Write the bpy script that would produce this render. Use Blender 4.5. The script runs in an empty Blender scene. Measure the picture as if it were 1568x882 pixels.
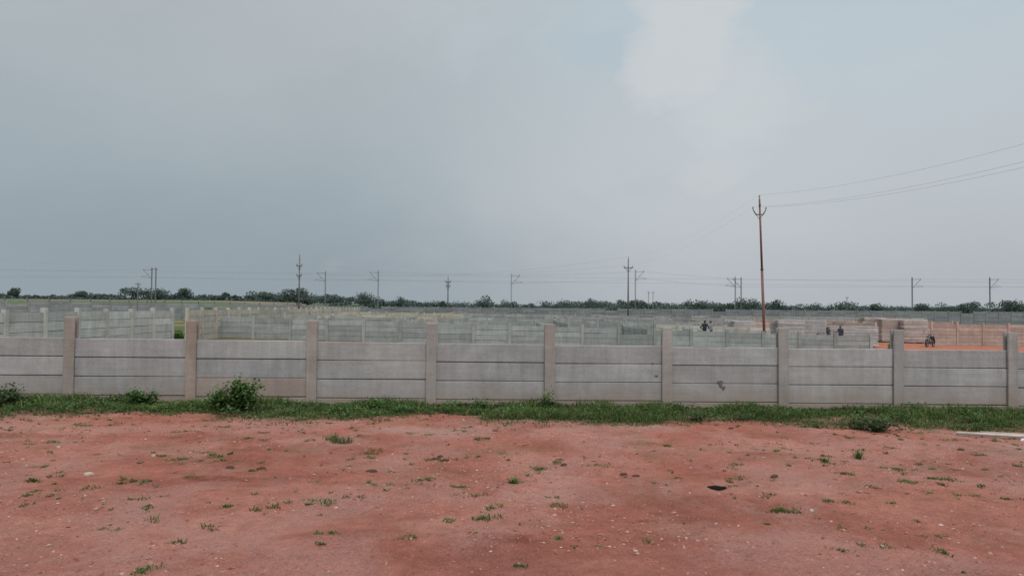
import bpy, math, random
import numpy as np
from mathutils import Vector, Matrix
random.seed(7); rng=np.random.default_rng(11)
scene=bpy.context.scene
EYE=1.75
# ---------------------------------------------------------------- noise
TAB=rng.random((256,256))
def vn(x,y,off=0):
    x=np.asarray(x,float)+off*17.31; y=np.asarray(y,float)+off*9.77
    xi=np.floor(x).astype(int); yi=np.floor(y).astype(int)
    fx=x-xi; fy=y-yi; fx=fx*fx*(3-2*fx); fy=fy*fy*(3-2*fy)
    a=TAB[xi&255,yi&255]; b=TAB[(xi+1)&255,yi&255]; c=TAB[xi&255,(yi+1)&255]; d=TAB[(xi+1)&255,(yi+1)&255]
    return (a*(1-fx)+b*fx)*(1-fy)+(c*(1-fx)+d*fx)*fy
def fbm(x,y,o=4,off=0):
    s=0;a=.5
    for i in range(o):
        s=s+a*vn(np.asarray(x)*2**i,np.asarray(y)*2**i,off+i*3); a*=.5
    return s/(1-.5**o)
def sm(a,b,x):
    t=np.clip((np.asarray(x,float)-a)/(b-a),0,1); return t*t*(3-2*t)
def lerp(a,b,t): return a*(1-t)+b*t
def terrain(x,y):
    x=np.asarray(x,float); y=np.asarray(y,float)
    front=-0.007*np.clip(x,-30,30)
    back=np.clip(-0.30-0.0224*(x+8),-1.12,-0.02)
    s=sm(14.2,24,y)
    h=lerp(front,back,s)
    h=lerp(h,-0.3,sm(75,118,y))
    berm=3.2*sm(160,188,y)*(1-sm(-75,-25,x))*(1-sm(380,700,y))
    h=h+berm
    return h
def micro(x,y):
    f=(1-sm(15,20,y))
    return f*((fbm(x*.8,y*.8,3,5)-.5)*.06+(fbm(x*5,y*5,3,9)-.5)*.040)+(1-f)*(fbm(x*.3,y*.3,2,2)-.5)*.08
def gz(x,y): return float(terrain(x,y)+micro(x,y))
def verge_edge(x): return 11.75+(fbm(x*.9,0*x,4,13)-.5)*1.5+(vn(x*4,0*x,22)-.5)*.35-.012*x
# ---------------------------------------------------------------- materials
def newmat(name):
    m=bpy.data.materials.new(name); m.use_nodes=True
    nt=m.node_tree; b=nt.nodes['Principled BSDF']; return m,nt,b
def N(nt,t,**k):
    n=nt.nodes.new(t)
    for a,v in k.items(): setattr(n,a,v)
    return n
def noise(nt,scale,detail=4,rough=.55,vec=None,dist=0):
    n=N(nt,'ShaderNodeTexNoise'); n.inputs['Scale'].default_value=scale; n.inputs['Detail'].default_value=detail
    n.inputs['Roughness'].default_value=rough; n.inputs['Distortion'].default_value=dist
    if vec is not None: nt.links.new(vec,n.inputs['Vector'])
    return n.outputs['Fac']
def mr(nt,src,a,b,c,d,smooth=False):
    n=N(nt,'ShaderNodeMapRange')
    if smooth: n.interpolation_type='SMOOTHSTEP'
    for i,v in zip(('From Min','From Max','To Min','To Max'),(a,b,c,d)): n.inputs[i].default_value=v
    nt.links.new(src,n.inputs['Value']); return n.outputs['Result']
def mth(nt,op,a,b=None):
    n=N(nt,'ShaderNodeMath',operation=op)
    for i,v in enumerate((a,b)):
        if v is None: continue
        if isinstance(v,(int,float)): n.inputs[i].default_value=v
        else: nt.links.new(v,n.inputs[i])
    return n.outputs[0]
def mixc(nt,f,a,b,mode='MIX'):
    n=N(nt,'ShaderNodeMix',data_type='RGBA',blend_type=mode)
    def s(inp,v):
        if isinstance(v,(int,float)): inp.default_value=v
        elif isinstance(v,tuple): inp.default_value=(*v[:3],1)
        else: nt.links.new(v,inp)
    s(n.inputs[0],f); s(n.inputs[6],a); s(n.inputs[7],b); return n.outputs[2]
def comb(nt,v):
    n=N(nt,'ShaderNodeCombineColor')
    for i in range(3): nt.links.new(v,n.inputs[i])
    return n.outputs[0]
def bump(nt,b,h,strength,dist):
    n=N(nt,'ShaderNodeBump'); n.inputs['Strength'].default_value=strength; n.inputs['Distance'].default_value=dist
    nt.links.new(h,n.inputs['Height']); nt.links.new(n.outputs[0],b.inputs['Normal'])
def pos(nt): return N(nt,'ShaderNodeNewGeometry').outputs['Position']
def attr(nt): return N(nt,'ShaderNodeAttribute',attribute_name='Col').outputs['Color']
def simple(name,rough=.6,metal=0,var=.15,scale=8,spec=.3):
    m,nt,b=newmat(name); c=attr(nt)
    tc=N(nt,'ShaderNodeTexCoord').outputs['Object']
    f=mr(nt,noise(nt,scale,5,.6,tc),.3,.7,1-var,1+var)
    nt.links.new(mixc(nt,1.0,c,comb(nt,f),'MULTIPLY'),b.inputs['Base Color'])
    b.inputs['Roughness'].default_value=rough; b.inputs['Metallic'].default_value=metal
    b.inputs['Specular IOR Level'].default_value=spec
    return m
M_GEN=simple('weathered_paint',.55)
M_DIRT=simple('dirt_matte',.95,0,.2,30,.05)
M_CLOTH=simple('cloth_and_skin',.85,0,.1,20,.1)
M_GLOSS=simple('glossy_enamel',.3,.1,.08,10,.5)
def leafmat(name,trans=.25):
    m,nt,b=newmat(name); c=attr(nt); nt.links.new(c,b.inputs['Base Color'])
    b.inputs['Roughness'].default_value=.7; b.inputs['Specular IOR Level'].default_value=.12
    if trans:
        t=N(nt,'ShaderNodeBsdfTranslucent'); nt.links.new(c,t.inputs['Color'])
        mx=N(nt,'ShaderNodeMixShader'); mx.inputs[0].default_value=trans
        out=nt.nodes['Material Output']
        nt.links.new(b.outputs[0],mx.inputs[1]); nt.links.new(t.outputs[0],mx.inputs[2]); nt.links.new(mx.outputs[0],out.inputs[0])
    return m
M_LEAF=leafmat('leaf'); M_FAR=leafmat('far_foliage',.15)
def concrete(name,bumpy=True,dirt=True):
    m,nt,b=newmat(name); c=attr(nt); p=pos(nt)
    big=mr(nt,noise(nt,1.3,6,.65,p,.8),.3,.72,.77,1.13)
    mp=N(nt,'ShaderNodeMapping'); nt.links.new(p,mp.inputs[0]); mp.inputs['Scale'].default_value=(9,9,.9)
    streak=mr(nt,noise(nt,1,4,.6,mp.outputs[0]),.35,.75,1.05,.86)
    mp2=N(nt,'ShaderNodeMapping'); nt.links.new(p,mp2.inputs[0]); mp2.inputs['Scale'].default_value=(1.2,1.2,14)
    form=mr(nt,noise(nt,1,3,.6,mp2.outputs[0]),.3,.7,.92,1.07)
    fine=mr(nt,noise(nt,38,5,.75,p),.3,.7,.88,1.12)
    f=mth(nt,'MULTIPLY',mth(nt,'MULTIPLY',big,streak),mth(nt,'MULTIPLY',fine,form))
    col=mixc(nt,1.0,c,comb(nt,f),'MULTIPLY')
    if dirt:
        z=N(nt,'ShaderNodeSeparateXYZ'); nt.links.new(p,z.inputs[0])
        zz=mth(nt,'ADD',z.outputs[2],mth(nt,'MULTIPLY',noise(nt,2.2,5,.65,p),-.75))
        d=mr(nt,zz,-.42,.22,.7,0,True)
        col=mixc(nt,d,col,(.29,.22,.18))
        pat=mr(nt,noise(nt,.9,6,.7,mp.outputs[0]),.58,.75,0,.35,True)
        col=mixc(nt,pat,col,(.20,.185,.175))
        warm=mr(nt,noise(nt,.5,4,.6,p),.48,.66,0,.2,True)
        col=mixc(nt,warm,col,(.39,.355,.335))
    nt.links.new(col,b.inputs['Base Color']); b.inputs['Roughness'].default_value=.92; b.inputs['Specular IOR Level'].default_value=.15
    if bumpy: bump(nt,b,mth(nt,'ADD',noise(nt,70,4,.7,p),mth(nt,'MULTIPLY',noise(nt,6,4,.6,p),1.5)),.5,.01)
    return m
M_CONC=concrete('precast_concrete'); M_CONC2=concrete('precast_concrete_plots',False,False)
def ground():
    m,nt,b=newmat('red_murram_soil'); c=attr(nt); p=pos(nt)
    f1=mr(nt,noise(nt,1.1,6,.62,p,.5),.3,.7,.84,1.15)
    f2=mr(nt,noise(nt,7,8,.75,p,.3),.3,.7,.76,1.22)
    f3=mr(nt,noise(nt,60,4,.8,p),.28,.72,.66,1.32)
    f=mth(nt,'MULTIPLY',mth(nt,'MULTIPLY',f1,f2),f3)
    col=mixc(nt,1.0,c,comb(nt,f),'MULTIPLY')
    sep=N(nt,'ShaderNodeSeparateXYZ'); nt.links.new(p,sep.inputs[0])
    near=mr(nt,sep.outputs[1],11.3,13,1,0,True)
    g=mth(nt,'MULTIPLY',mr(nt,noise(nt,.6,6,.65,p,1.2),.44,.62,0,.7,True),mr(nt,noise(nt,30,4,.75,p),.38,.62,.1,1))
    col=mixc(nt,mth(nt,'MULTIPLY',g,near),col,(.43,.25,.215))
    def stones(scale,thr):
        v=N(nt,'ShaderNodeTexVoronoi'); v.inputs['Scale'].default_value=scale; nt.links.new(p,v.inputs['Vector'])
        st=mr(nt,v.outputs['Distance'],.15,.34,1,0,True)
        vs=N(nt,'ShaderNodeSeparateColor'); nt.links.new(v.outputs['Color'],vs.inputs[0])
        return mth(nt,'MULTIPLY',mth(nt,'MULTIPLY',st,mr(nt,vs.outputs[0],thr,thr+.06,0,1)),near)
    p1=stones(38,.72); p2=stones(24,.80)
    col=mixc(nt,mth(nt,'MULTIPLY',p1,.5),col,(.47,.33,.29))
    col=mixc(nt,mth(nt,'MULTIPLY',p2,.6),col,(.22,.09,.07))
    nt.links.new(col,b.inputs['Base Color']); b.inputs['Roughness'].default_value=.97; b.inputs['Specular IOR Level'].default_value=.06
    h=mth(nt,'ADD',mth(nt,'MULTIPLY',noise(nt,14,8,.78,p),2.2),mth(nt,'ADD',noise(nt,80,3,.75,p),mth(nt,'MULTIPLY',p1,.5)))
    bump(nt,b,h,.9,.022)
    return m
M_GROUND=ground()
# ---------------------------------------------------------------- mesh builder
class MB:
    def __init__(s): s.v=[];s.f=[];s.c=[];s.n=0
    def add(s,v,f,c):
        v=np.asarray(v,float); c=np.asarray(c,float)
        if c.ndim==1: c=np.tile(c,(len(v),1))
        s.v.append(v); s.c.append(c); n=s.n
        s.f.extend([tuple(int(i)+n for i in q) for q in f]); s.n+=len(v)
    def box(s,c,size,col,R=None,taper=1):
        sx,sy,sz=[q/2 for q in size]; v=[]
        for z in(-1,1):
            k=taper if z>0 else 1
            for x,y in((-1,-1),(1,-1),(1,1),(-1,1)): v.append((x*sx*k,y*sy*k,z*sz))
        v=np.array(v)
        if R is not None: v=v@np.array(R).T
        s.add(v+np.array(c),[(3,2,1,0),(4,5,6,7),(0,1,5,4),(1,2,6,5),(2,3,7,6),(3,0,4,7)],col)
    def tube(s,p1,p2,r1,r2,col,n=8):
        p1=np.array(p1,float);p2=np.array(p2,float); d=p2-p1; d/=np.linalg.norm(d)
        a=np.cross(d,(0,0,1) if abs(d[2])<.9 else (1,0,0)); a/=np.linalg.norm(a); b=np.cross(d,a)
        th=np.arange(n)*2*math.pi/n; ring=np.outer(np.cos(th),a)+np.outer(np.sin(th),b)
        v=np.vstack([p1+ring*r1,p2+ring*r2])
        f=[(i,(i+1)%n,(i+1)%n+n,i+n) for i in range(n)]+[tuple(range(n))[::-1],tuple(range(n,2*n))]
        s.add(v,f,col)
    def path(s,pts,r,col,n=6):
        for a,b in zip(pts[:-1],pts[1:]): s.tube(a,b,r,r,col,n)
    def torus(s,c,R,r,col,a0=0,a1=2*math.pi,n=28,k=8,flat=1.0):
        full=abs(a1-a0-2*math.pi)<1e-6; m=n if full else n+1; v=[];f=[]
        for i in range(m):
            a=a0+(a1-a0)*i/n
            for j in range(k):
                t=2*math.pi*j/k; rr=R+r*math.cos(t)
                v.append((rr*math.cos(a),r*flat*math.sin(t),rr*math.sin(a)))
        for i in range(n):
            for j in range(k):
                i2=(i+1)%m; j2=(j+1)%k; f.append((i*k+j,i*k+j2,i2*k+j2,i2*k+j))
        s.add(np.array(v)+np.array(c),f,col)
    def ell(s,c,size,col,n=14,m=8,R=None,pw=1.0):
        v=[];f=[]
        for i in range(m+1):
            ph=math.pi*i/m-math.pi/2
            for j in range(n):
                t=2*math.pi*j/n
                q=[math.cos(ph)*math.cos(t),math.cos(ph)*math.sin(t),math.sin(ph)]
                q=[math.copysign(abs(w)**pw,w) for w in q]
                v.append((q[0]*size[0],q[1]*size[1],q[2]*size[2]))
        for i in range(m):
            for j in range(n): f.append((i*n+j,i*n+(j+1)%n,(i+1)*n+(j+1)%n,(i+1)*n+j))
        v=np.array(v)
        if R is not None: v=v@np.array(R).T
        s.add(v+np.array(c),f,col)
    def obj(s,name,mat,smooth=False,loc=None,rot=0,bevel=0):
        me=bpy.data.meshes.new(name); me.from_pydata(np.vstack(s.v).tolist(),[],s.f)
        a=me.attributes.new('Col','FLOAT_COLOR','POINT'); c=np.vstack(s.c); c=np.hstack([np.clip(c[:,:3],0,1),np.ones((len(c),1))])
        a.data.foreach_set('color',c.astype(np.float32).ravel())
        me.materials.append(mat)
        if smooth: me.polygons.foreach_set('use_smooth',[True]*len(me.polygons))
        o=bpy.data.objects.new(name,me); scene.collection.objects.link(o)
        if loc is not None: o.location=loc
        o.rotation_euler=(0,0,rot)
        if bevel:
            md=o.modifiers.new('b','BEVEL'); md.width=bevel; md.segments=2; md.limit_method='ANGLE'
        return o
def Rz(a): c,s=math.cos(a),math.sin(a); return np.array([[c,-s,0],[s,c,0],[0,0,1]])
def Ry(a): c,s=math.cos(a),math.sin(a); return np.array([[c,0,s],[0,1,0],[-s,0,c]])
def Rx(a): c,s=math.cos(a),math.sin(a); return np.array([[1,0,0],[0,c,-s],[0,s,c]])
def T(px): return (px-784)/1141.0
# ---------------------------------------------------------------- ground sheet
xs=np.concatenate([-np.geomspace(3500,13.2,70),np.arange(-13,13.01,.045),np.geomspace(13.2,3500,70)])
ys=np.concatenate([-np.geomspace(300,2.2,20)[:-1],np.linspace(-2,2.9,12),np.arange(3,14.5,.038),np.arange(14.6,24,.5),np.arange(24,240,2.0),np.geomspace(240,6000,40)])
X,Y=np.meshgrid(xs,ys); Z=terrain(X,Y)+micro(X,Y)
red=np.array([.405,.160,.122])
col=np.ones(X.shape+(3,))*red
n1=fbm(X*.35,Y*.35,4,31)[...,None]; n2=fbm(X*1.4,Y*1.4,4,41)[...,None]; n3=fbm(X*.7,Y*1.6,5,51)[...,None]
col=lerp(col,np.array([.335,.115,.084]),sm(.46,.62,n1)*.8)
col=lerp(col,np.array([.43,.205,.162]),sm(.50,.68,n2)*.7)
col=lerp(col,np.array([.29,.098,.070]),sm(.58,.72,n3)*.6)
for (cx,cy,rx,ry,c,a) in [(-2.95,7.5,.28,.16,(.21,.06,.04),.85),(.03,5.7,.33,.16,(.22,.07,.05),.8),(-2.1,12.0,.9,.2,(.35,.095,.062),.6),
        (-1.0,10.5,.9,.5,(.41,.235,.195),.7),(5.6,8.5,1.4,.6,(.30,.11,.08),.6),(2.2,6.5,1.2,.5,(.29,.105,.076),.6),(-4.5,9.8,1.2,.4,(.33,.105,.075),.6),(7.2,9.5,1.2,.7,(.41,.25,.215),.7),(1.8,11.2,.8,.3,(.40,.23,.19),.6),(.6,5.2,2.0,.5,(.31,.115,.087),.5),(-3.6,5.6,1.4,.5,(.43,.20,.155),.5)]:
    wob=(fbm(X*3,Y*3,3,77)-.5)*1.2
    d=np.sqrt(((X-cx)/rx)**2+((Y-cy)/ry)**2)+wob
    col=lerp(col,np.array(c),((1-sm(.5,1.2,d))*a)[...,None])
for off in (0,1.5):
    yy=7.0+off+.05*X+.5*np.sin(X*.22)
    k=(np.exp(-((Y-yy)/.16)**2)*.4*sm(.35,.6,fbm(X*.6,Y*2,2,8)))[...,None]
    col=lerp(col,np.array([.43,.21,.165]),k)
edge=verge_edge(X)
strip=sm(-.35,.35,Y-edge+(fbm(X*5,Y*5,3,66)-.5)*.8)
col=lerp(col,np.array([.080,.072,.036]),(strip*(.6+.4*fbm(X*4,Y*4,2,3)))[...,None])
# faint green film where tiny weeds sprout
weedy=sm(.55,.72,fbm(X*2.2,Y*2.8,5,201))*sm(4.5,11,Y)
col=lerp(col,np.array([.17,.15,.075]),(weedy*.32)[...,None])
soil=lerp(np.array([.20,.15,.09]),np.array([.09,.12,.05]),sm(.4,.6,fbm(X*.15,Y*.15,3,4))[...,None])
redback=lerp(soil,np.array([.36,.15,.10]),(sm(14,22,X)*(1-sm(85,110,Y)))[...,None])
col=lerp(col,redback,sm(14.2,16,Y)[...,None])
field=lerp(np.array([.075,.115,.065]),np.array([.105,.135,.08]),sm(.4,.6,fbm(X*.01,Y*.02,3,6))[...,None])
bm=(1-sm(-75,-25,X))
field=lerp(field,np.array([.21,.155,.13]),(bm*sm(181,185,Y)*(1-sm(206,214,Y))*sm(.38,.48,fbm(X*.03,Y*0,2,16)))[...,None])
col=lerp(col,field,sm(112,126,Y)[...,None])
ny,nx=X.shape
V=np.stack([X.ravel(),Y.ravel(),Z.ravel()],1)
I=np.arange(nx*ny).reshape(ny,nx)
F=np.stack([I[:-1,:-1],I[:-1,1:],I[1:,1:],I[1:,:-1]],-1).reshape(-1,4)
me=bpy.data.meshes.new('ground'); me.vertices.add(len(V)); me.vertices.foreach_set('co',V.ravel())
me.loops.add(F.size); me.loops.foreach_set('vertex_index',F.ravel().astype(np.int32))
me.polygons.add(len(F)); me.polygons.foreach_set('loop_start',np.arange(0,F.size,4,dtype=np.int32)); me.polygons.foreach_set('loop_total',np.full(len(F),4,np.int32))
me.update(calc_edges=True); me.validate()
a=me.attributes.new('Col','FLOAT_COLOR','POINT'); a.data.foreach_set('color',np.hstack([col.reshape(-1,3),np.ones((nx*ny,1))]).astype(np.float32).ravel())
me.polygons.foreach_set('use_smooth',[True]*len(me.polygons)); me.materials.append(M_GROUND)
scene.collection.objects.link(bpy.data.objects.new('ground',me))
# ---------------------------------------------------------------- pebbles
def scatter_stones(name,n,sz,ymin,ymax,xw,cols,bias=1.0):
    mb=MB(); base=np.array([(1,0,0),(-1,0,0),(0,1,0),(0,-1,0),(0,0,1),(0,0,-.5)],float)
    F=[(0,2,4),(2,1,4),(1,3,4),(3,0,4),(2,0,5),(1,2,5),(3,1,5),(0,3,5)]
    cnt=0; out=[]
    while cnt<n:
        y=ymin+(ymax-ymin)*random.random()**bias; x=random.uniform(-xw,xw)*y/10
        if float(fbm(x*.6,y*.9,3,50))+random.random()*.45<.66: continue
        out.append((x,y)); cnt+=1
    A=np.array(out); zz=terrain(A[:,0],A[:,1])+micro(A[:,0],A[:,1])
    for (x,y),z in zip(out,zz):
        s=sz[0]+(sz[1]-sz[0])*random.random()**3
        v=base*np.array([s*random.uniform(.7,1.4),s*random.uniform(.7,1.3),s*random.uniform(.4,.8)])
        v=(v+rng.normal(0,s*.15,(6,3)))@Rz(random.random()*6).T
        c=np.array(random.choice(cols))*random.uniform(.7,1.15)
        mb.add(v+np.array([x,y,z+s*.1]),F,c)
    return mb.obj(name,M_DIRT)
scatter_stones('gravel',18000,(.004,.018),3.6,12.6,8.5,[(.37,.17,.13),(.41,.23,.19),(.31,.115,.085),(.42,.28,.24),(.23,.095,.075),(.38,.18,.14)],1.1)
scatter_stones('stones',120,(.012,.03),4,12,8,[(.46,.36,.32),(.37,.21,.17),(.42,.31,.27),(.20,.085,.065)])
# ---------------------------------------------------------------- grass
def blades(P,H,W,L,C):
    n=len(P); a=rng.random(n)*2*math.pi; d=np.stack([np.cos(a),np.sin(a),0*a],1)
    b=rng.random(n)*2*math.pi; ld=np.stack([np.cos(b),np.sin(b),0*b],1)
    up=np.array([0,0,1.])
    v0=P-d*W[:,None]/2; v1=P+d*W[:,None]/2
    mid=P+up*(H*.6)[:,None]+ld*(H*L*.35)[:,None]
    v2=mid+d*W[:,None]*.35; v3=mid-d*W[:,None]*.35
    v4=P+up*(H*(1-.25*L))[:,None]+ld*(H*L)[:,None]
    V=np.stack([v0,v1,v2,v3,v4],1).reshape(-1,3)
    i=np.arange(n)*5
    F=np.stack([i,i+1,i+2,i+3],1).tolist()+np.stack([i+3,i+2,i+4],1).tolist()
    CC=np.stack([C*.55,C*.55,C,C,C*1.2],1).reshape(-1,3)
    return V,F,CC
def gcol(n):
    t=rng.random(n)[:,None]; c=lerp(np.array([.052,.105,.028]),np.array([.12,.185,.055]),t)
    dry=(rng.random(n)<.12)[:,None]; return np.where(dry,np.array([.24,.19,.11]),c)*(0.7+.5*rng.random(n)[:,None])
mb=MB()
n=125000; x=rng.uniform(-15,15,n); e=verge_edge(x)
wl=13.40+.03*x; u=rng.random(n); y=e-.5+(wl-e+.5)*u
dens=sm(.33,.54,fbm(x*2.2,y*2.6,4,60))*(.12+.88*sm(-.2,.45,y-e))+.18*sm(.1,.5,y-e)
k=rng.random(n)<dens; x=x[k];y=y[k]; n=len(x); hh=sm(.38,.72,fbm(x*1.6,y*1.6,3,70))
P=np.stack([x,y,terrain(x,y)+micro(x,y)-.005],1)
H=(.02+.045*rng.random(n)+.14*hh*rng.random(n))*(.5+.7*sm(-.1,.6,y-verge_edge(x)))
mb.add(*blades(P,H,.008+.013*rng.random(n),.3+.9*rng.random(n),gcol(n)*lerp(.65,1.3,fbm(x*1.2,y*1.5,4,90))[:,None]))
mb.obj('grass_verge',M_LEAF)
mb=MB(); n=34000; x=rng.uniform(-15,15,n); e=verge_edge(x); y=e-.15+(13.40+.03*x-e+.15)*rng.random(n)
k=fbm(x*1.5,y*2,4,140)>.52; x=x[k];y=y[k];n=len(x)
hz=.01+.14*rng.random(n)*sm(.5,.75,fbm(x*1.5,y*2,4,140)); c3=np.stack([x,y,terrain(x,y)+micro(x,y)+hz],1)
a=rng.random(n)*6.283; el=rng.normal(.1,.4,n); s=.025+.03*rng.random(n)
d=np.stack([np.cos(a)*np.cos(el),np.sin(a)*np.cos(el),np.sin(el)],1); w_=np.stack([-np.sin(a),np.cos(a),rng.normal(0,.3,n)],1)
v=np.stack([c3,c3+d*s[:,None]*.5+w_*s[:,None]*.4,c3+d*s[:,None],c3+d*s[:,None]*.5-w_*s[:,None]*.4],1).reshape(-1,3)
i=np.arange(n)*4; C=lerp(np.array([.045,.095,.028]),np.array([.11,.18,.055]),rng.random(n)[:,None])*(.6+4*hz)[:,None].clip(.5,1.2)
mb.add(v,np.stack([i,i+1,i+2,i+3],1).tolist(),np.repeat(C,4,0)); mb.obj('ground_cover_weeds',M_LEAF)
# tufts
mb=MB()
def tuft(x,y,r,n,h,flat=.7):
    k=max(1,int(r*30)); cx=x+rng.normal(0,r*.55,k)*1.3; cy=y+rng.normal(0,r*.4,k)
    q=rng.integers(0,k,n); px=cx[q]+rng.normal(0,r*.22+.006,n); py=cy[q]+rng.normal(0,r*.2+.006,n)
    P=np.stack([px,py,terrain(px,py)+micro(px,py)-.004],1)
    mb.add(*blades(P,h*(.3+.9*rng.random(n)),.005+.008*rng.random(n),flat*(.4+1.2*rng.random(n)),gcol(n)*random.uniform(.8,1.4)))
spots=[(520,677,.17,.14),(1190,778,.15,.06),(800,737,.05,.11),(850,772,.11,.03),(490,815,.08,.04),(235,878,.10,.04),(1312,695,.05,.16),(1265,703,.06,.09),(55,760,.10,.03),(60,738,.09,.05),(130,655,.16,.04),(290,705,.13,.04),(345,700,.11,.05),(395,778,.10,.05),(690,795,.08,.03),(800,862,.08,.03),(1310,830,.13,.03),(1450,728,.14,.05),(1130,711,.15,.03),(920,712,.14,.03),(850,822,.06,.03),(395,677,.12,.04),(1120,730,.10,.03),(745,787,.10,.05),(200,740,.10,.05),(290,830,.08,.03),(1460,752,.12,.03),(1290,722,.12,.03),(1030,680,.08,.05),(180,812,.08,.02),(485,830,.06,.03),(740,672,.12,.05),(1540,755,.12,.03),(285,661,.14,.04),(350,655,.12,.03),(600,690,.12,.03),(660,735,.1,.03),(700,745,.09,.03),(820,715,.1,.03),(860,705,.1,.04),(1185,795,.06,.02),(900,830,.07,.02),(1385,735,.12,.03),(1370,712,.12,.04),(230,780,.08,.03),(90,680,.12,.03),(480,775,.06,.03),(1500,690,.12,.03)]
for px,py,r,h in spots:
    yh=471+(px-784)*.0083; d=EYE/((py-yh)/1141); tuft(T(px)*d,d,r,int(40+750*r),h*.8)
for i in range(1100):
    y=4.8+7.2*random.random()**.5; x=random.uniform(-.8,.8)*y
    if vn(x*.5,y*.7,120)<.45 and random.random()<.7: continue
    s=random.random()**2.5; tuft(x,y,.012+.10*s,int(4+48*s),.010+.035*random.random(),1.1)
mb.obj('grass_tufts',M_LEAF)
# ---------------------------------------------------------------- weeds
def leafy(mb,c,rad,hgt,n,ls,cols,stems=9):
    c=np.array(c,float); tips=[]
    for i in range(stems):
        a=random.random()*6.283; r=random.random()**.6
        p=c+np.array([rad*r*math.cos(a),rad*.6*r*math.sin(a),hgt*(.55+.5*random.random())*(1-.45*r)])
        mid=(c+p)/2+np.array([0,0,hgt*.1])
        mb.tube(c+np.array([random.uniform(-.04,.04),0,-.02]),mid,.006,.004,(.12,.14,.06),4); mb.tube(mid,p,.004,.002,(.12,.16,.06),4); tips.append((mid,p))
    cen=[]
    for i in range(n):
        m,p=random.choice(tips); t=random.random()**.7; q=m+(p-m)*t if random.random()<.7 else c+(m-c)*random.uniform(.3,1)
        cen.append(q+rng.normal(0,ls*1.3,3)*np.array([1,1,.8]))
    cen=np.array(cen); cen[:,2]=np.maximum(cen[:,2],c[2]+.01)
    a=rng.random(n)*6.283; el=rng.normal(-.1,.5,n); s=ls*(.6+.8*rng.random(n))
    d=np.stack([np.cos(a)*np.cos(el),np.sin(a)*np.cos(el),np.sin(el)],1); w=np.stack([-np.sin(a),np.cos(a),rng.normal(0,.35,n)],1)
    v=np.stack([cen,cen+d*s[:,None]*.5+w*s[:,None]*.36,cen+d*s[:,None]*1.1,cen+d*s[:,None]*.5-w*s[:,None]*.36],1).reshape(-1,3)
    i=np.arange(n)*4; f=np.stack([i,i+1,i+2],1).tolist()+np.stack([i,i+2,i+3],1).tolist()
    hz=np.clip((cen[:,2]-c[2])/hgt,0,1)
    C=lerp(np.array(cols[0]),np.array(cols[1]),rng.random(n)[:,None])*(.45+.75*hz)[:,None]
    mb.add(v,f,np.repeat(C,4,0))
G1=((.045,.10,.03),(.11,.19,.055)); G2=((.04,.075,.028),(.085,.12,.05))
for px,py,r,h,n,ls,g in [(345,631,.28,.48,800,.05,G1),(380,631,.32,.64,1300,.055,G1),(215,624,.32,.34,700,.045,G1),(18,628,.40,.40,1000,.045,G2),(575,628,.28,.18,300,.04,G1),(742,627,.30,.20,300,.04,G1),(842,622,.14,.34,180,.045,G1),(1345,654,.40,.26,700,.04,G2),(1310,652,.3,.18,300,.04,G2),(1070,640,.22,.18,260,.035,G2),(1382,642,.12,.30,150,.04,G1),(1040,628,.14,.16,140,.035,G2),(530,630,.2,.12,160,.035,G1),(950,636,.3,.1,220,.03,G2),(110,628,.3,.12,220,.03,G2),(1500,655,.3,.12,260,.03,G2),(690,632,.3,.14,240,.03,G1),(1250,650,.3,.1,200,.03,G2),(450,634,.3,.1,220,.03,G2),(1135,640,.3,.12,220,.03,G2),(620,632,.2,.12,200,.035,G1)]:
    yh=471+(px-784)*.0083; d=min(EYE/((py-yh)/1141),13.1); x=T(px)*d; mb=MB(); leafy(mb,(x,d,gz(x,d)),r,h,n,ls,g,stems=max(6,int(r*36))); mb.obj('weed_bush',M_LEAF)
# ---------------------------------------------------------------- front wall
mb=MB(); ang=math.atan(.03); R=Rz(ang); SP=2.13
def wpt(s,off=0,z=0): return np.array([.69+s*math.cos(ang)-off*math.sin(ang),13.5+.0207+s*math.sin(ang)+off*math.cos(ang),z])
GREY=np.array([.335,.325,.32]); BRN=np.array([.34,.26,.215])
brownposts={-4:.55,-3:.85,-2:.45,0:.45,-1:.2,2:.1}
for i in range(-14,15):
    p=wpt(i*SP); gzr=-0.007*p[0]; top=gzr+1.455+random.uniform(-.022,.012)
    c=lerp(GREY*.98,BRN,brownposts.get(i,random.choice([0,.1,.2])))*random.uniform(.92,1.05)
    bot=-.35; h=top-bot; zc=(top+bot)/2; tl=R@Ry(random.uniform(-.008,.008))
    mb.box(wpt(i*SP,-.055,zc),(.185,.045,h),c,tl); mb.box(wpt(i*SP,.0,zc-.002),(.07,.066,h-.004),c*.95,tl); mb.box(wpt(i*SP,.055,zc),(.185,.045,h),c,tl)
    if i==14: continue
    ptop=gzr-.0035*SP+1.095
    for j in range(4):
        zc=ptop-.335*(j+.5)+random.uniform(-.004,.004)
        c=np.array([.365,.362,.368])*random.uniform(.86,1.07)
        c=c*np.array([1+random.uniform(-.01,.03),1,1-random.uniform(-.01,.03)])
        if j==0: c=c*1.02
        if j==3: c=lerp(c,np.array([.33,.28,.25]),.5)
        if i==-3 and j==2: c=np.array([.37,.30,.27])
        mb.box(wpt((i+.5)*SP,random.uniform(-.007,.007),zc),(SP-.08,.045,.322),c,R@Rx(random.uniform(-.010,.010))@Ry(random.uniform(-.0045,.0045)))
        if j<3: mb.box(wpt((i+.5)*SP,.004,ptop-.335*(j+1)),(SP-.09,.02,.03),(.19,.18,.175),R)
wall=mb.obj('precast_concrete_wall',M_CONC,bevel=.009)
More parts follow.
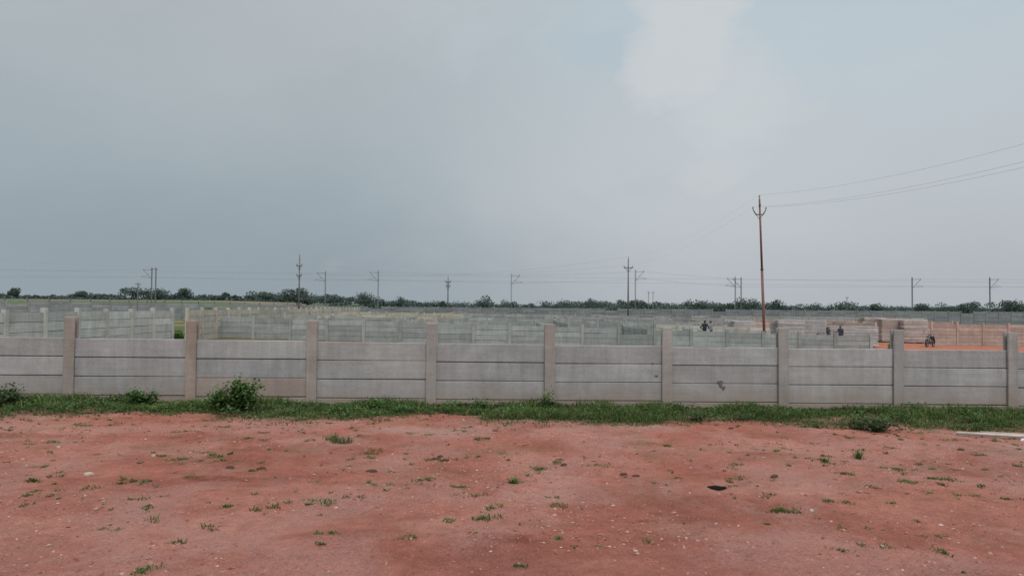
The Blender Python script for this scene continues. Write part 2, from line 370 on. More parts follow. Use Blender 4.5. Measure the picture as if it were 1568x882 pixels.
def splat(s,z,r,col,name,drip=False):
    mb=MB(); n=18; v=[(0,0)]
    for k in range(n):
        a=k/n*6.283; rr=r*(.55+.6*random.random()); dx=rr*math.cos(a); dz=rr*.55*math.sin(a)
        if drip and abs(math.sin(a)+1)<.15: dz*=2.8
        v.append((dx,dz))
    P=[wpt(s+a,-.0365,z+b) for a,b in v]
    mb.add(P,[(0,k+1,(k+1)%n+1) for k in range(n)],col); return mb.obj(name,M_DIRT)
for px,py,r,dr in [(1103,584,.06,True),(1108,592,.04,True),(1000,556,.03,False),(1005,575,.035,False),(296,549,.025,False)]:
    yh=471+(px-784)*.0083; sx=(T(px)*13.5-.69)*(1+.03*T(px)); z=EYE-(py-yh)/1141*(13.5+.03*T(px)*13.5)
    splat(sx,z,r,(.15,.13,.12),'mud_stain',dr).parent=wall
# ---------------------------------------------------------------- plot walls
def plot_wall(p0,p1,nrow,ph,tint,name='precast_plot_wall',over=.12,gap=.0,arm=False,bay=2.13,abs_top=None):
    p0=np.array(p0,float);p1=np.array(p1,float); L=np.linalg.norm(p1-p0); n=max(1,round(L/bay)); a=math.atan2(*(p1-p0)[::-1]); R=Rz(a)
    mb=MB(); tint=np.array(tint)
    for i in range(n+1):
        p=p0+(p1-p0)*i/n; g=float(terrain(*p)); top=(abs_top if abs_top else g+nrow*ph)
        k=random.uniform(.82,1.1); wob=random.uniform(-.03,.03)
        mb.box((p[0],p[1],(top+over+g-.2)/2+wob),(.17,.16,top+over-g+.2),tint*k*np.array([1.0,.97,.93]),R@Ry(random.uniform(-.012,.012)))
        if arm:
            mb.box((p[0],p[1]-.16,top+over+.15),(.09,.09,.42),tint*.9,Rx(.75))
        if i==n or random.random()<gap: continue
        q=p0+(p1-p0)*(i+.5)/n; g=float(terrain(*q)); top=(abs_top if abs_top else g+nrow*ph)
        miss=1 if random.random()<.08 and not abs_top else 0
        for j in range(miss,nrow):
            c=tint*random.uniform(.80,1.12)
            mb.box((q[0],q[1],top-ph*(j+.5)+random.uniform(-.006,.006)),(L/n-.17,.05,ph-.02),c,R@Ry(random.uniform(-.006,.006)))
            if j<nrow-1: mb.box((q[0],q[1],top-ph*(j+1)),(L/n-.17,.03,.021),tint*.4,R)
    return mb.obj(name,M_CONC2)
CG=(.335,.35,.35); CW=(.44,.435,.40); CC=(.44,.405,.335); CP=(.44,.34,.295)  # CG is a hazed grey: distance haze put into the wall colour
plot_wall((-15.45,14.8),(-16.4,36.0),5,.33,(.47,.475,.465),abs_top=1.47)
plot_wall((-16.45,37.8),(-20.0,98.0),5,.33,(.47,.445,.39),abs_top=1.5)
plot_wall((-17,43),(21,43.6),4,.3,CG)
for y,x0,x1,t in [(50,-12,-2,CG),(52,4,10,CG),(56,-17,-8,CW),(60,-6,8,CG),(63,10,22,CW),(67,-18,-7,CC),(70,-4,5,CG),(72,7,18,CG),(78,-18,-8,CC),(80,-5,12,CG),(84,14,30,CG),(88,-19,-6,CC),(91,-3,10,CG),(96,12,36,CG),(100,-19,-4,CW),(104,-2,22,CG),(108,24,60,CG)]:
    plot_wall((x0,y),(x1,y+random.uniform(-.3,.3)),random.choice([4,4,4,5]) if y!=63 else 4,.3,np.array(t)*random.uniform(.9,1.1),gap=.06)
for x,y0,y1,t in [(-12,43.4,50,CG),(-8,50.4,67,CG),(-6,43.5,50,CG),(-2,50.3,60,CG),(2,43.6,60,CG),(4,52.2,70,CG),(8,43.6,52,CG),(10,53,80,CG),(11.5,43.7,50,CG),(-14,56.4,78,CW),(-4,60.4,80,CG),(-11,67.3,88,CC),(5,70.3,91,CG),(18,63.5,72,CG),(-8,78.4,100,CC),(1,80.3,104,CG),(12,80.4,104,CG),(22,84.4,96,CG)]:
    plot_wall((x,y0),(x+random.uniform(-.4,.2),y1),4,.3,np.array(t)*random.uniform(.95,1.15),gap=.05)
plot_wall((35.2,62.5),(60,61),6,.3,CP,over=.15)
plot_wall((31,74),(44,74.5),6,.3,CP); plot_wall((30.5,62.5),(31,74),6,.3,(.48,.42,.38))
plot_wall((26,80),(31,80),6,.3,(.43,.37,.33))
BD=(.225,.24,.25)  # boundary greys are muted, with distance haze painted into them
plot_wall((-84,50),(-26,112),7,.29,(.28,.29,.30),'boundary_wall',arm=True,over=.1)
plot_wall((-26,112.3),(150,124),7,.29,BD,'boundary_wall',arm=False,over=.1)
# ---------------------------------------------------------------- stacks of precast panels
def stack(x,y,w,layers,rot,cols):
    mb=MB(); g=gz(x,y)
    for b in (-.7,.7): mb.box((b,0,.04),(.1,w,.10),(.2,.16,.12))
    z=.09
    for k in range(layers):
        c=np.array(random.choice(cols))*random.uniform(.8,1.1)
        nn=max(1,int(w/.33))
        for q in range(nn):
            mb.box((random.uniform(-.06,.06),(q-(nn-1)/2)*.34+random.uniform(-.01,.01),z+.025),(2.05,.31,.043),c*random.uniform(.9,1.07),Rz(random.uniform(-.02,.02)))
        z+=.056
    return mb.obj('stacked_concrete_panels',M_CONC2,loc=(x,y,g),rot=rot)
W1=[(.60,.60,.60),(.52,.52,.52),(.42,.42,.42)]; P1=[(.55,.48,.44),(.60,.56,.54),(.48,.38,.34)]
for px,d,l,c,r in [(1205,56,33,W1,.1),(1240,57,34,W1,-.1),(1283,57,27,W1,.15),(1318,58,27,W1,0),(1135,66,28,W1,.2),(1360,68,36,P1,.1),(1397,67,36,P1,-.1),(1335,70,38,P1,0)]:
    stack(T(px)*d,d,1.6,l,r,c)
# ---------------------------------------------------------------- motorcycles
def motorcycle(loc,rot,paint):
    mb=MB(); K=(.02,.02,.022); CH=(.25,.25,.26); DK=(.05,.05,.055)
    for wx in (-.64,.64):
        mb.torus((wx,0,.30),.26,.05,K,n=28,k=8); mb.torus((wx,0,.30),.215,.014,CH,n=28,k=6)
        mb.tube((wx,-.06,.30),(wx,.06,.30),.06,.06,DK,10)
        for k in range(10):
            a=k*.628; mb.tube((wx,0,.30),(wx+.21*math.cos(a),0,.30+.21*math.sin(a)),.006,.006,DK,4)
    mb.torus((.64,0,.30),.325,.05,paint,a0=.5,a1=2.5,n=14,k=8); mb.torus((-.64,0,.30),.34,.055,paint,a0=.5,a1=2.7,n=14,k=8)
    for s in(-1,1):
        mb.tube((.64,s*.09,.30),(.40,s*.09,.92),.024,.028,CH); mb.tube((-.64,s*.10,.30),(-.42,s*.12,.72),.022,.03,DK)
        mb.tube((-.64,s*.08,.30),(-.08,s*.08,.33),.022,.022,DK)
        mb.tube((.36,s*.05,.98),(.30,s*.34,1.05),.014,.014,DK); mb.tube((.30,s*.34,1.05),(.22,s*.42,1.03),.02,.02,K)
        mb.tube((.33,s*.24,1.03),(.36,s*.30,1.20),.006,.006,K,5); mb.ell((.36,s*.31,1.24),(.015,.06,.04),K)
        mb.tube((-.05,s*.1,.3),(-.05,s*.24,.28),.014,.014,K)
        mb.ell((.46,s*.18,.86),(.03,.03,.03),(.6,.25,.03)); mb.ell((-.80,s*.14,.68),(.03,.03,.03),(.6,.25,.03))
    mb.tube((.40,0,.90),(.05,0,.80),.03,.03,DK); mb.tube((.42,0,.82),(.20,0,.35),.03,.03,DK); mb.tube((.20,0,.28),(-.15,0,.28),.03,.03,DK); mb.tube((.05,0,.78),(-.60,0,.72),.03,.03,DK); mb.tube((-.15,0,.28),(-.25,0,.75),.03,.03,DK)
    mb.ell((.14,0,.86),(.28,.15,.14),paint,R=Ry(.12),pw=.8)
    mb.ell((-.33,0,.80),(.37,.14,.07),K,R=Ry(.06),pw=.7)
    mb.box((-.28,0,.67),(.36,.20,.16),paint,taper=.9); mb.ell((-.70,0,.74),(.15,.09,.07),paint,R=Ry(.25)); mb.ell((-.83,0,.72),(.025,.06,.035),(.5,.02,.02))
    mb.box((-.30,0,.50),(.34,.18,.26),DK,taper=.9)
    mb.box((.05,0,.42),(.36,.24,.30),(.09,.09,.095),taper=.85); mb.tube((.10,0,.50),(.20,0,.70),.095,.085,(.08,.08,.08),10)
    for k in range(4): mb.tube((.115+.025*k,0,.53+.045*k),(.12+.025*k,0,.54+.045*k),.115,.115,(.11,.11,.11),10)
    mb.path([(.22,-.08,.6),(.32,-.12,.40),(.15,-.15,.26),(-.25,-.16,.28)],.02,CH); mb.tube((-.2,-.16,.28),(-.78,-.17,.36),.035,.045,DK,10)
    mb.tube((.47,0,.93),(.56,0,.93),.06,.09,DK,12); mb.ell((.56,0,.93),(.03,.085,.085),(.4,.4,.42))
    mb.box((.44,0,1.03),(.1,.16,.06),K,taper=.8); mb.box((-.92,0,.50),(.02,.14,.10),(.3,.3,.1),Ry(-.2))
    mb.path([(-.45,.13,.78),(-.75,.13,.86),(-.75,-.13,.86),(-.45,-.13,.78)],.012,CH)
    mb.tube((0,.1,.28),(-.08,.26,.0),.012,.012,K)
    return mb.obj('motorcycle',M_GLOSS,True,loc=loc,rot=rot)
x,d=T(1424)*60,60; motorcycle((x,d,gz(x,d)),math.radians(-140),(.02,.02,.025))
x,d=T(1263)*53,53; motorcycle((x,d,gz(x,d)+.02),math.radians(140),(.03,.02,.02))
# ---------------------------------------------------------------- people
def person(loc,rot,shirt,pants,pose='stand',hair=(.015,.012,.01)):
    skin=(.20,.11,.07)
    J={'pel':(0,0,.95,.13),'sp':(0,-.01,1.13,.125),'ch':(0,0,1.32,.15),'nk':(0,.0,1.46,.06),'hb':(0,.01,1.53,.065),'hd':(0,.02,1.61,.092),'ht':(0,.0,1.69,.07)}
    E=[('pel','sp'),('sp','ch'),('ch','nk'),('nk','hb'),('hb','hd'),('hd','ht')]
    for s,t in((-1,'L'),(1,'R')):
        bend=(pose=='walk')*s*.16
        J['sh'+t]=(s*.175,0,1.40,.065); J['ua'+t]=(s*.21,0,1.27,.055)
        if pose=='reach' and s>0: J['el'+t]=(.27,.12,1.18,.045); J['wr'+t]=(.22,.36,1.24,.03); J['ha'+t]=(.21,.43,1.25,.034)
        elif pose=='hips': J['el'+t]=(s*.36,-.06,1.15,.045); J['wr'+t]=(s*.20,.06,1.02,.03); J['ha'+t]=(s*.16,.09,1.0,.034)
        else: J['el'+t]=(s*.235,-.01,1.12,.045); J['wr'+t]=(s*.25,.06-bend*.5,.88,.03); J['ha'+t]=(s*.25,.08-bend*.5,.81,.034)
        J['hp'+t]=(s*.095,0,.88,.10); J['kn'+t]=(s*.11,.03+bend,.49,.062); J['an'+t]=(s*.12,-.02+bend*1.3,.09,.042); J['to'+t]=(s*.14,.15+bend*1.3,.035,.036)
        E+=[('ch','sh'+t),('sh'+t,'ua'+t),('ua'+t,'el'+t),('el'+t,'wr'+t),('wr'+t,'ha'+t),('pel','hp'+t),('hp'+t,'kn'+t),('kn'+t,'an'+t),('an'+t,'to'+t)]
    ks=list(J); me=bpy.data.meshes.new('tmp'); me.from_pydata([J[k][:3] for k in ks],[(ks.index(a),ks.index(b)) for a,b in E],[])
    o=bpy.data.objects.new('tmp',me); scene.collection.objects.link(o)
    o.modifiers.new('s','SKIN'); sv=me.skin_vertices[0].data
    for i,k in enumerate(ks): r=J[k][3]; sv[i].radius=(r*(1.25 if k in('ch','sp') else 1),r*(.8 if k in ('ch','sp','pel') else 1)); sv[i].use_root=(k=='pel')
    sub=o.modifiers.new('u','SUBSURF'); sub.levels=2; sub.render_levels=2
    dg=bpy.context.evaluated_depsgraph_get(); ev=o.evaluated_get(dg); m2=ev.to_mesh()
    V=np.array([v.co[:] for v in m2.vertices]); F=[tuple(p.vertices) for p in m2.polygons]; ev.to_mesh_clear()
    bpy.data.objects.remove(o,do_unlink=True)
    C=np.tile(np.array(shirt,float),(len(V),1))
    z=V[:,2]; ax=np.abs(V[:,0])
    C[(z<.97)&(ax<.205)]=pants; C[(z<.09)]=(.03,.025,.02)
    for t in 'LR':
        el=np.array(J['el'+t][:3]); ha=np.array(J['ha'+t][:3]); ab=ha-el; q=np.clip(((V-el)@ab)/(ab@ab),0,1.3)
        dd=np.linalg.norm(V-(el+q[:,None]*ab),axis=1); C[(dd<.06)&(q>.05)]=skin
    C[z>1.475]=skin
    hd=(z>1.50)&((z>1.655)|((V[:,1]<.0)&(z>1.55))); C[hd]=hair
    mb=MB(); mb.add(V,F,C)
    mb.ell((0,.115,1.60),(.013,.02,.022),skin); mb.tube((-.022,.102,1.562),(.022,.102,1.562),.006,.006,(.16,.06,.05),5)
    for s in(-1,1):
        mb.ell((s*.033,.100,1.625),(.013,.008,.008),(.6,.6,.6)); mb.ell((s*.033,.107,1.625),(.006,.005,.006),(.02,.015,.01)); mb.ell((s*.092,.01,1.605),(.012,.02,.03),skin)
        t='L' if s<0 else 'R'; ha=np.array(J['ha'+t][:3]); wr=np.array(J['wr'+t][:3]); d=(ha-wr)/np.linalg.norm(ha-wr); side=np.array([0,1,0]) if abs(d[1])<.8 else np.array([0,0,1])
        inn=np.array([-s,0,0])
        for k,l in enumerate((.062,.075,.07,.055)):
            b=ha+d*.022+side*(.027-.018*k); m=b+d*l*.55; mb.tube(b,m,.0085,.008,skin,6); mb.tube(m,m+(d*.85+inn*.5)*l*.5,.008,.006,skin,6)
        b=ha+side*.03-d*.01; m=b+side*.025+d*.025; mb.tube(b,m,.010,.009,skin,6); mb.tube(m,m+d*.028+inn*.008,.009,.007,skin,6)
    return mb.obj('person',M_CLOTH,True,loc=loc,rot=rot)
for px,d,rot,sh,pa,po in [(1079.5,58,-.6,(.04,.045,.06),(.02,.02,.03),'hips'),(1088.5,57.4,.9,(.22,.23,.26),(.03,.03,.05),'walk'),(1287,54,2.0,(.06,.07,.10),(.04,.04,.05),'reach')]:
    x=T(px)*d; person((x,d,gz(x,d)),rot,sh,pa,po)
# ---------------------------------------------------------------- poles + wires
def sagline(a,b,sag,r=.02,n=14):
    a=np.array(a,float);b=np.array(b,float)
    return [tuple(a+(b-a)*i/n-np.array([0,0,4*sag*(i/n)*(1-i/n)])) for i in range(n+1)]
def wire(name,lines,r,col=(.10,.10,.11)):
    mb=MB()
    for L in lines: mb.path(L,r,col,5)
    return mb.obj(name,M_GEN)
def rust_pole(x,y,top,lean,yaw=0):
    mb=MB(); g=gz(x,y); RC=(.19,.085,.075)
    bx=np.array([x,y,g-.2]); tp=np.array([x-lean,y,top])
    mid=bx+(tp-bx)*.55; mb.tube(bx,mid,.085,.075,RC,10); mb.tube(mid,tp,.065,.055,RC,10); mb.tube(mid-[0,0,.06],mid+[0,0,.06],.09,.085,(.1,.05,.04),10)
    u=np.array([math.cos(yaw),math.sin(yaw),0]); pts=[]
    apex=tp-np.array([0,0,.95])
    GR=(.09,.085,.085)
    for s in(-1,1):
        a=apex+u*s*.22; b=apex+u*s*.40+[0,0,.30]; mb.tube(apex,a,.035,.035,GR); mb.tube(a,b,.035,.03,GR)
        mb.tube(b,b+[0,0,.09],.02,.02,GR); mb.tube(b+[0,0,.06],b+[0,0,.12],.05,.035,(.3,.28,.26),10); mb.tube(b+[0,0,.12],b+[0,0,.17],.045,.02,(.3,.28,.26),10); pts.append(b+[0,0,.17])
    mb.tube(apex-[.0,0,.3],apex+u*.22,.015,.015,GR); mb.tube(apex-[.0,0,.3],apex-u*.22,.015,.015,GR)
    mb.tube(tp,tp+[0,0,.16],.02,.02,GR); mb.tube(tp+[0,0,.1],tp+[0,0,.18],.05,.035,(.3,.28,.26),10); mb.tube(tp+[0,0,.18],tp+[0,0,.24],.045,.02,(.3,.28,.26),10); pts.append(tp+[0,0,.24])
    mb.tube(tp-[0,.07,.45],tp-[0,.07,.30],.06,.06,GR)
    mb.obj('utility_pole',M_GEN,True); return pts
PA=rust_pole(T(1171.5)*45,45,8.45,.33,.05)
PB=rust_pole(20.5,9.0,8.5,0,.05)
def dist_pole(px,d,topz,arms,col=(.13,.13,.14)):
    x=T(px)*d; g=float(terrain(x,d)); mb=MB(); mb.tube((x,d,g-.2),(x,d,topz),.13,.08,col,8); pts=[]
    for dz,w in arms:
        z=topz-dz; mb.box((x,d-.12,z),(w,.10,.12),col)
        for s in(-1,1):
            mb.tube((x+s*w*.46,d-.12,z),(x+s*w*.46,d-.12,z+.3),.06,.05,(.2,.18,.17),6); mb.tube((x,d-.1,z-.6),(x+s*w*.4,d-.1,z),.03,.03,col,5); pts.append((x+s*w*.46,d-.12,z+.3))
    mb.tube((x,d,topz),(x,d,topz+.35),.05,.04,(.2,.18,.17),6); pts.append((x,d,topz+.35))
    mb.obj('utility_pole',M_GEN,True); return pts
P962=dist_pole(962,105,8.7,[(1.2,1.3)])
P458=dist_pole(458,105,8.7,[(1.3,.8),(2.7,.7)])
P686=dist_pole(686,120,6.4,[(.6,.9),(1.3,.7)])
wire('overhead_wires',[sagline(PA[i],PB[i],1.1,.01,24) for i in range(3)],.0045,(.30,.30,.31))
wire('overhead_wires',[sagline(PA[i],P962[i],.9,.01,20) for i in (0,2)],.0025,(.4,.41,.43))
wire('overhead_wires',[sagline(P962[i],P458[i],1.3) for i in (0,2)]+[sagline(P458[0],(-75,100,8.2),1.0)],.008,(.28,.28,.29))
MC=(.15,.16,.17)
def mast(px,d,topz,side=1,two=False,w=.26):
    x=T(px)*d; g=float(terrain(x,d)); mb=MB()
    for off in ((0,.9) if two else (0,)):
        xx=x+off
        for s in(-1,1):
            mb.box((xx+s*w*.32,d,(g+topz)/2),(.07,.14,topz-g),MC)
        k=int((topz-g)/.7)
        for i in range(k):
            z=g+.4+i*.7; mb.box((xx,d,z),(w*.62,.05,.06),MC,Ry(.6 if i%2 else -.6))
    z=topz-.5; L=2.4*side
    if two: mb.box((x+.45,d,topz-.3),(1.6,.1,.12),MC)
    mb.tube((x,d-.1,z),(x+L*.75,d-.1,z+.05),.045,.045,MC,6); mb.tube((x,d-.1,z-1.9),(x+L*.75,d-.1,z),.05,.05,MC,6)
    mb.tube((x,d-.1,z-1.8),(x+L,d-.1,z-1.55),.04,.04,MC,6); mb.tube((x+L*.35,d-.1,z-1.1),(x+L,d-.1,z-1.5),.03,.03,MC,5)
    mb.tube((x+L*.75,d-.1,z-.1),(x+L*.75,d-.1,z+.22),.08,.08,(.25,.2,.18),6)
    mb.obj('railway_catenary_mast',M_GEN); return (x+L*.75,d-.1,z+.1),(x+L,d-.1,z-1.6)
ms=[(-60,9.6,1,0),(232,9.9,-1,1),(498,9.5,-1,0),(579,9.7,-1,0),(783,9.3,1,0),(973,10.4,1,0),(1135,8.9,-1,0),(1397,9.2,1,0),(1516,9.3,1,0),(1700,9.3,1,0)]
M=[mast(p,165,z,s,bool(t)) for p,z,s,t in ms]
M2=mast(1126,172,9.3,-1)
LN=[]
for a,b in zip(M[:-1],M[1:]):
    L=abs(a[0][0]-b[0][0]); LN.append(sagline(a[0],b[0],L*.006,n=8)); LN.append(sagline(a[1],b[1],L*.002,n=6))
LN.append(sagline((-150,172,9.6),(170,172,8.4),.2)); LN.append(sagline((-150,160,7.9),(170,160,6.9),.1))
wire('railway_overhead_line',LN,.016,(.22,.23,.24))
for px,d,z in [(211,80,4.1),(1297,150,4.5),(993,150,5.2),(1000,150,5.2)]:
    x=T(px)*d; mb=MB(); g=float(terrain(x,d)); mb.tube((x,d,g),(x,d,z),.07,.05,MC,6); mb.tube((x-.35,d,z-.15),(x+.35,d,z-.15),.035,.035,MC,5); mb.tube((x,d,z-.6),(x+.3,d,z-.15),.025,.025,MC,5); mb.obj('short_pole',M_GEN)
# ---------------------------------------------------------------- trees
def crown(mb,c,rx,rz,n,ls,base,hi):
    c=np.array(c,float); k=max(5,int(rx*2.5)); subs=[]
    for i in range(k):
        a=random.random()*6.283; r=random.random()**.5*.75
        subs.append((c+np.array([rx*r*math.cos(a),rx*r*math.sin(a),rz*random.uniform(-.45,.55)]),random.uniform(.30,.55)))
    m=n//k
    for s,q in subs:
        v=rng.normal(0,1,(m,3)); v/=np.linalg.norm(v,axis=1)[:,None]; v*=(rng.random(m)**.4)[:,None]
        p=s+v*np.array([rx*q,rx*q,rz*q*1.1])
        d=rng.normal(0,1,(m,3)); d/=np.linalg.norm(d,axis=1)[:,None]; w=np.cross(d,rng.normal(0,1,(m,3))); w/=np.linalg.norm(w,axis=1)[:,None]+1e-6
        l=ls*(.6+.8*rng.random(m))[:,None]
        V=np.stack([p-d*l*.6,p+w*l*.4,p+d*l*.6,p-w*l*.4],1).reshape(-1,3)
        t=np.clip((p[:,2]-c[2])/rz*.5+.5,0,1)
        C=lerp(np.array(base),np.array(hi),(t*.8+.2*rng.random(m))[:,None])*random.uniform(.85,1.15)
        i=np.arange(m)*4; mb.add(V,np.stack([i,i+1,i+2,i+3],1).tolist(),np.repeat(C,4,0))
def tree(mb,x,y,h,rx,n,ls,base,hi,trunk=(.06,.06,.055)):
    g=float(terrain(x,y)); th=h*.3; top=np.array([x+random.uniform(-.3,.3),y,g+th]); r=h*.022
    mb.tube((x,y,g-.3),top,r*1.3,r*.8,trunk,6)
    for i in range(4):
        a=random.random()*6.283; mb.tube(top-[0,0,th*.15*i*.5],top+np.array([rx*.55*math.cos(a),rx*.55*math.sin(a),h*.25]),r*.6,r*.2,trunk,5)
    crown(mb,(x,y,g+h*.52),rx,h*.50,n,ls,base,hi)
FB=(.062,.085,.078); FH=(.092,.125,.105)  # greyed greens: distance haze is mixed into the foliage colour
mb=MB()
px=-260
while px<1850:
    d=random.uniform(250,380); k=float(fbm(px*.012,3.3,2,7)); x=T(px)*d
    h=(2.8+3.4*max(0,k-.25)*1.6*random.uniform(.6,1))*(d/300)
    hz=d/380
    base=lerp(np.array(FB),np.array((.10,.125,.13)),hz*.6); hi=lerp(np.array(FH),np.array((.13,.165,.16)),hz*.6)  # more haze painted into the crowns the farther they stand
    left=max(0,1-sm(-60,-20,x)); h*=1-.35*left
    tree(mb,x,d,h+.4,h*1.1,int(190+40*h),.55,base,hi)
    px+=random.uniform(4,11)
for i in range(560):
    d=random.uniform(215,400); x=random.uniform(-.85,.85)*d; g=float(terrain(x,d)); h=random.uniform(1.3,2.4)*(d/300)*(1.0 if x>-40 else .6)
    crown(mb,(x,d,g+h*.45),h*2.4,h*.65,110,.55,FB,FH)
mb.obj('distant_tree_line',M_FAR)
for px,d,h,rx in [(25,240,3.9,2.4),(130,260,3.6,3.5),(205,235,4.6,5.5),(240,240,4.4,5),(285,235,4.6,3.4),(342,240,3.0,2.2),(400,225,3.3,5),(455,190,4.8,5.0),(470,195,4.1,4),(505,230,3.3,4.5),(560,260,5.4,5),(612,300,5.8,5),(673,170,3.8,1.8),(683,168,3.2,1.6),(742,260,6.4,4),(780,280,5.6,4),(855,260,5.4,7),(905,250,5.6,4.6),(965,230,5.2,5.4),(990,235,4.8,4.6),(1065,250,5.4,5.4),(1105,240,5,4),(1147,230,5.8,4.6),(1186,230,5.6,4),(1240,260,4.6,6),(1290,250,5.2,5.6),(1345,250,5.0,4.4),(1410,260,5.8,4.6),(1445,250,5.0,5),(1482,240,5.6,5),(1535,240,6.3,5.6),(1562,240,5.4,4)]:
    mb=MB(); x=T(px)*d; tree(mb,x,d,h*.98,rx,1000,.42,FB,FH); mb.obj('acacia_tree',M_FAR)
for x,y,r in [(-17.6,38.0,.6),(-16.6,36.9,.45),(-22,44,.8),(-25,60,1.2),(24,47,.5)]:
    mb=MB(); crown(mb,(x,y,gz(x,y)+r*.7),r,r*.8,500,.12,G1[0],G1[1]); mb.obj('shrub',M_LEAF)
# ---------------------------------------------------------------- litter
def scrap(px,py,w,dp,h,col,name,rot=0,n=16,mat=None):
    yh=471+(px-784)*.0083; d=EYE/((py-yh)/1141); x=T(px)*d; mb=MB(); v=[]
    for lay in (0,1,2):
        for k in range(n):
            a=k/n*6.283; rr=(.75+.45*vn(k*.9,lay*.3+px*.1,3))*(1,.85,.3)[lay]; v.append((w/2*rr*math.cos(a),dp/2*rr*math.sin(a),(-.01,h*.65,h)[lay]+random.uniform(-.15,.15)*h))
    f=[]
    for l in(0,1): f+=[(l*n+k,l*n+(k+1)%n,(l+1)*n+(k+1)%n,(l+1)*n+k) for k in range(n)]
    f.append(tuple(range(2*n,3*n))); mb.add(v,f,col); mb.obj(name,mat or M_DIRT,False,loc=(x,d,gz(x,d)),rot=rot)
scrap(1100,743,.22,.12,.03,(.010,.010,.011),'black_rubber_scrap')
for px,py,w in [(670,703,.13),(684,706,.11),(677,700,.08),(405,717,.11),(573,724,.13),(955,724,.12),(975,727,.10),(1185,729,.13),(230,738,.13),(357,716,.1),(1290,724,.1),(865,709,.1),(390,720,.08),(1470,684,.1),(1120,652,.12)]:
    scrap(px,py,w,w*.6,.022,(.085,.052,.040),'soil_clod',random.random())
for px,py,w in [(142,730,.10),(1242,780,.06),(95,688,.05),(240,701,.05)]:
    scrap(px,py,w,w*.7,.02,(.42,.36,.30),'pale_stone',random.random(),8)
mb=MB(); A=np.array([T(1465)*10.75,10.78,gz(6.4,10.78)+.035]); B=np.array([T(1600)*10.5,10.5,gz(7.5,10.5)+.04])
mb.tube(A,B,.022,.022,(.46,.43,.39),12); mb.tube(A+[.4,.09,-.005],B+[.3,.12,-.01],.02,.02,(.40,.31,.27),10)
mb.obj('white_pipe',M_GEN,True)
scrap(1566,669,.13,.08,.04,(.6,.6,.6),'paper_litter')
# ---------------------------------------------------------------- world
w=bpy.data.worlds.new('World'); scene.world=w; w.use_nodes=True; nt=w.node_tree; nt.nodes.clear()
out=N(nt,'ShaderNodeOutputWorld'); bg=N(nt,'ShaderNodeBackground'); bg.inputs['Strength'].default_value=.1; nt.links.new(bg.outputs[0],out.inputs[0])
SUN_EL=math.radians(50); SUN_AZ=math.radians(165)
sky=N(nt,'ShaderNodeTexSky'); sky.sky_type='NISHITA'; sky.sun_disc=False; sky.sun_elevation=SUN_EL; sky.sun_rotation=SUN_AZ; sky.dust_density=4
tc=N(nt,'ShaderNodeTexCoord').outputs['Generated']; sep=N(nt,'ShaderNodeSeparateXYZ'); nt.links.new(tc,sep.inputs[0]); sx,sz=sep.outputs[0],sep.outputs[2]
def lin(c): return tuple((v/255/12.92 if v/255<=.04045 else ((v/255+.055)/1.055)**2.4) for v in c)
def ramp(src,stops):
    r=N(nt,'ShaderNodeValToRGB'); r.color_ramp.interpolation='B_SPLINE'; nt.links.new(src,r.inputs[0]); e=r.color_ramp.elements
    while len(e)<len(stops): e.new(.5)
    for el,(p,c) in zip(e,stops): el.position=p; el.color=(*lin(c),1)
    return r.outputs[0]
mpn=N(nt,'ShaderNodeMapping'); nt.links.new(tc,mpn.inputs[0]); mpn.inputs['Scale'].default_value=(1,1,1.9)
nb=noise(nt,2.0,5,.5,mpn.outputs[0],.3); nf=noise(nt,5,9,.62,mpn.outputs[0],.25)
zj=mth(nt,'ADD',sz,mth(nt,'MULTIPLY',mth(nt,'SUBTRACT',nb,.5),.16))
left=ramp(zj,[(0,(151,163,171)),(.07,(149,161,170)),(.16,(160,172,179)),(.27,(172,181,186)),(.40,(182,189,192)),(.6,(200,205,206))])
right=ramp(zj,[(0,(178,184,190)),(.08,(184,190,196)),(.2,(192,199,204)),(.32,(190,202,209)),(.42,(184,199,209)),(.6,(205,210,212))])
xj=mth(nt,'ADD',sx,mth(nt,'MULTIPLY',mth(nt,'SUBTRACT',nf,.5),.30))
skyc=mixc(nt,mr(nt,xj,-.30,.40,0,1,True),left,right)
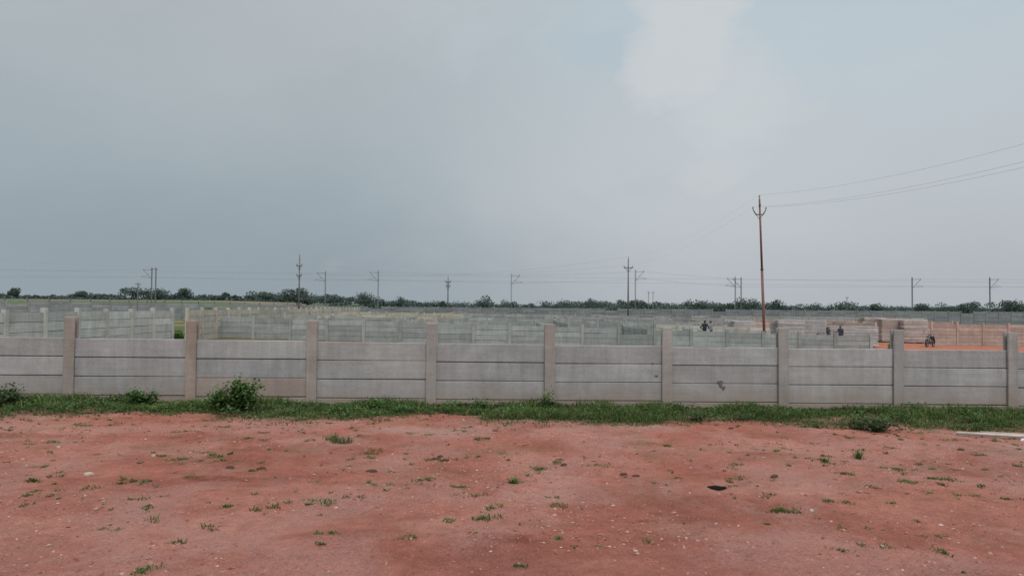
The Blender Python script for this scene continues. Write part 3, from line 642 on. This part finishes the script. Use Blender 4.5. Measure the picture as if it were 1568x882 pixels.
def blob(cx,cz,rx,rz,amp,soft):
    a=mth(nt,'DIVIDE',mth(nt,'SUBTRACT',sx,cx),rx); b=mth(nt,'DIVIDE',mth(nt,'SUBTRACT',sz,cz),rz)
    d=mth(nt,'SQRT',mth(nt,'ADD',mth(nt,'MULTIPLY',a,a),mth(nt,'MULTIPLY',b,b)))
    d=mth(nt,'ADD',d,mth(nt,'MULTIPLY',mth(nt,'SUBTRACT',nf,.5),3.4))
    return mr(nt,d,1-soft,1+soft,amp,0,True)
cl=mth(nt,'MAXIMUM',blob(.215,.36,.075,.13,.85,.30),mth(nt,'MAXIMUM',blob(.27,.25,.08,.10,.6,.4),blob(.16,.15,.2,.12,.4,.8)))
skyc=mixc(nt,blob(.10,.335,.06,.035,.6,.6),skyc,lin((178,194,204)))
skyc=mixc(nt,cl,skyc,lin((204,209,211)))
skyc=mixc(nt,1.0,skyc,comb(nt,mr(nt,nf,.3,.7,.975,1.025)),'MULTIPLY')
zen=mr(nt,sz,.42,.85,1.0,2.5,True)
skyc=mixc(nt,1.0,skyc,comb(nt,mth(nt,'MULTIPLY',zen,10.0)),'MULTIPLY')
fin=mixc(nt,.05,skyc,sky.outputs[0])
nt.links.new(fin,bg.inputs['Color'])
sd=bpy.data.lights.new('sun','SUN'); sd.energy=1.25; sd.angle=math.radians(26); sd.color=(1,.97,.93)
so=bpy.data.objects.new('sun',sd); scene.collection.objects.link(so)
dv=Vector((math.sin(SUN_AZ)*math.cos(SUN_EL),math.cos(SUN_AZ)*math.cos(SUN_EL),math.sin(SUN_EL)))
so.rotation_euler=dv.to_track_quat('Z','Y').to_euler(); so.location=dv*50
cd=bpy.data.cameras.new('camera'); cd.sensor_width=36; cd.lens=1141/1568*36; cd.clip_start=.1; cd.clip_end=10000
co=bpy.data.objects.new('camera',cd); scene.collection.objects.link(co)
pitch=math.atan(30/1141)
co.matrix_world=Matrix.Translation((0,0,EYE))@Matrix.Rotation(math.pi/2+pitch,4,'X')@Matrix.Rotation(.0083,4,'Z')
scene.camera=co
scene.view_settings.view_transform='Standard'; scene.view_settings.look='None'; scene.view_settings.exposure=0
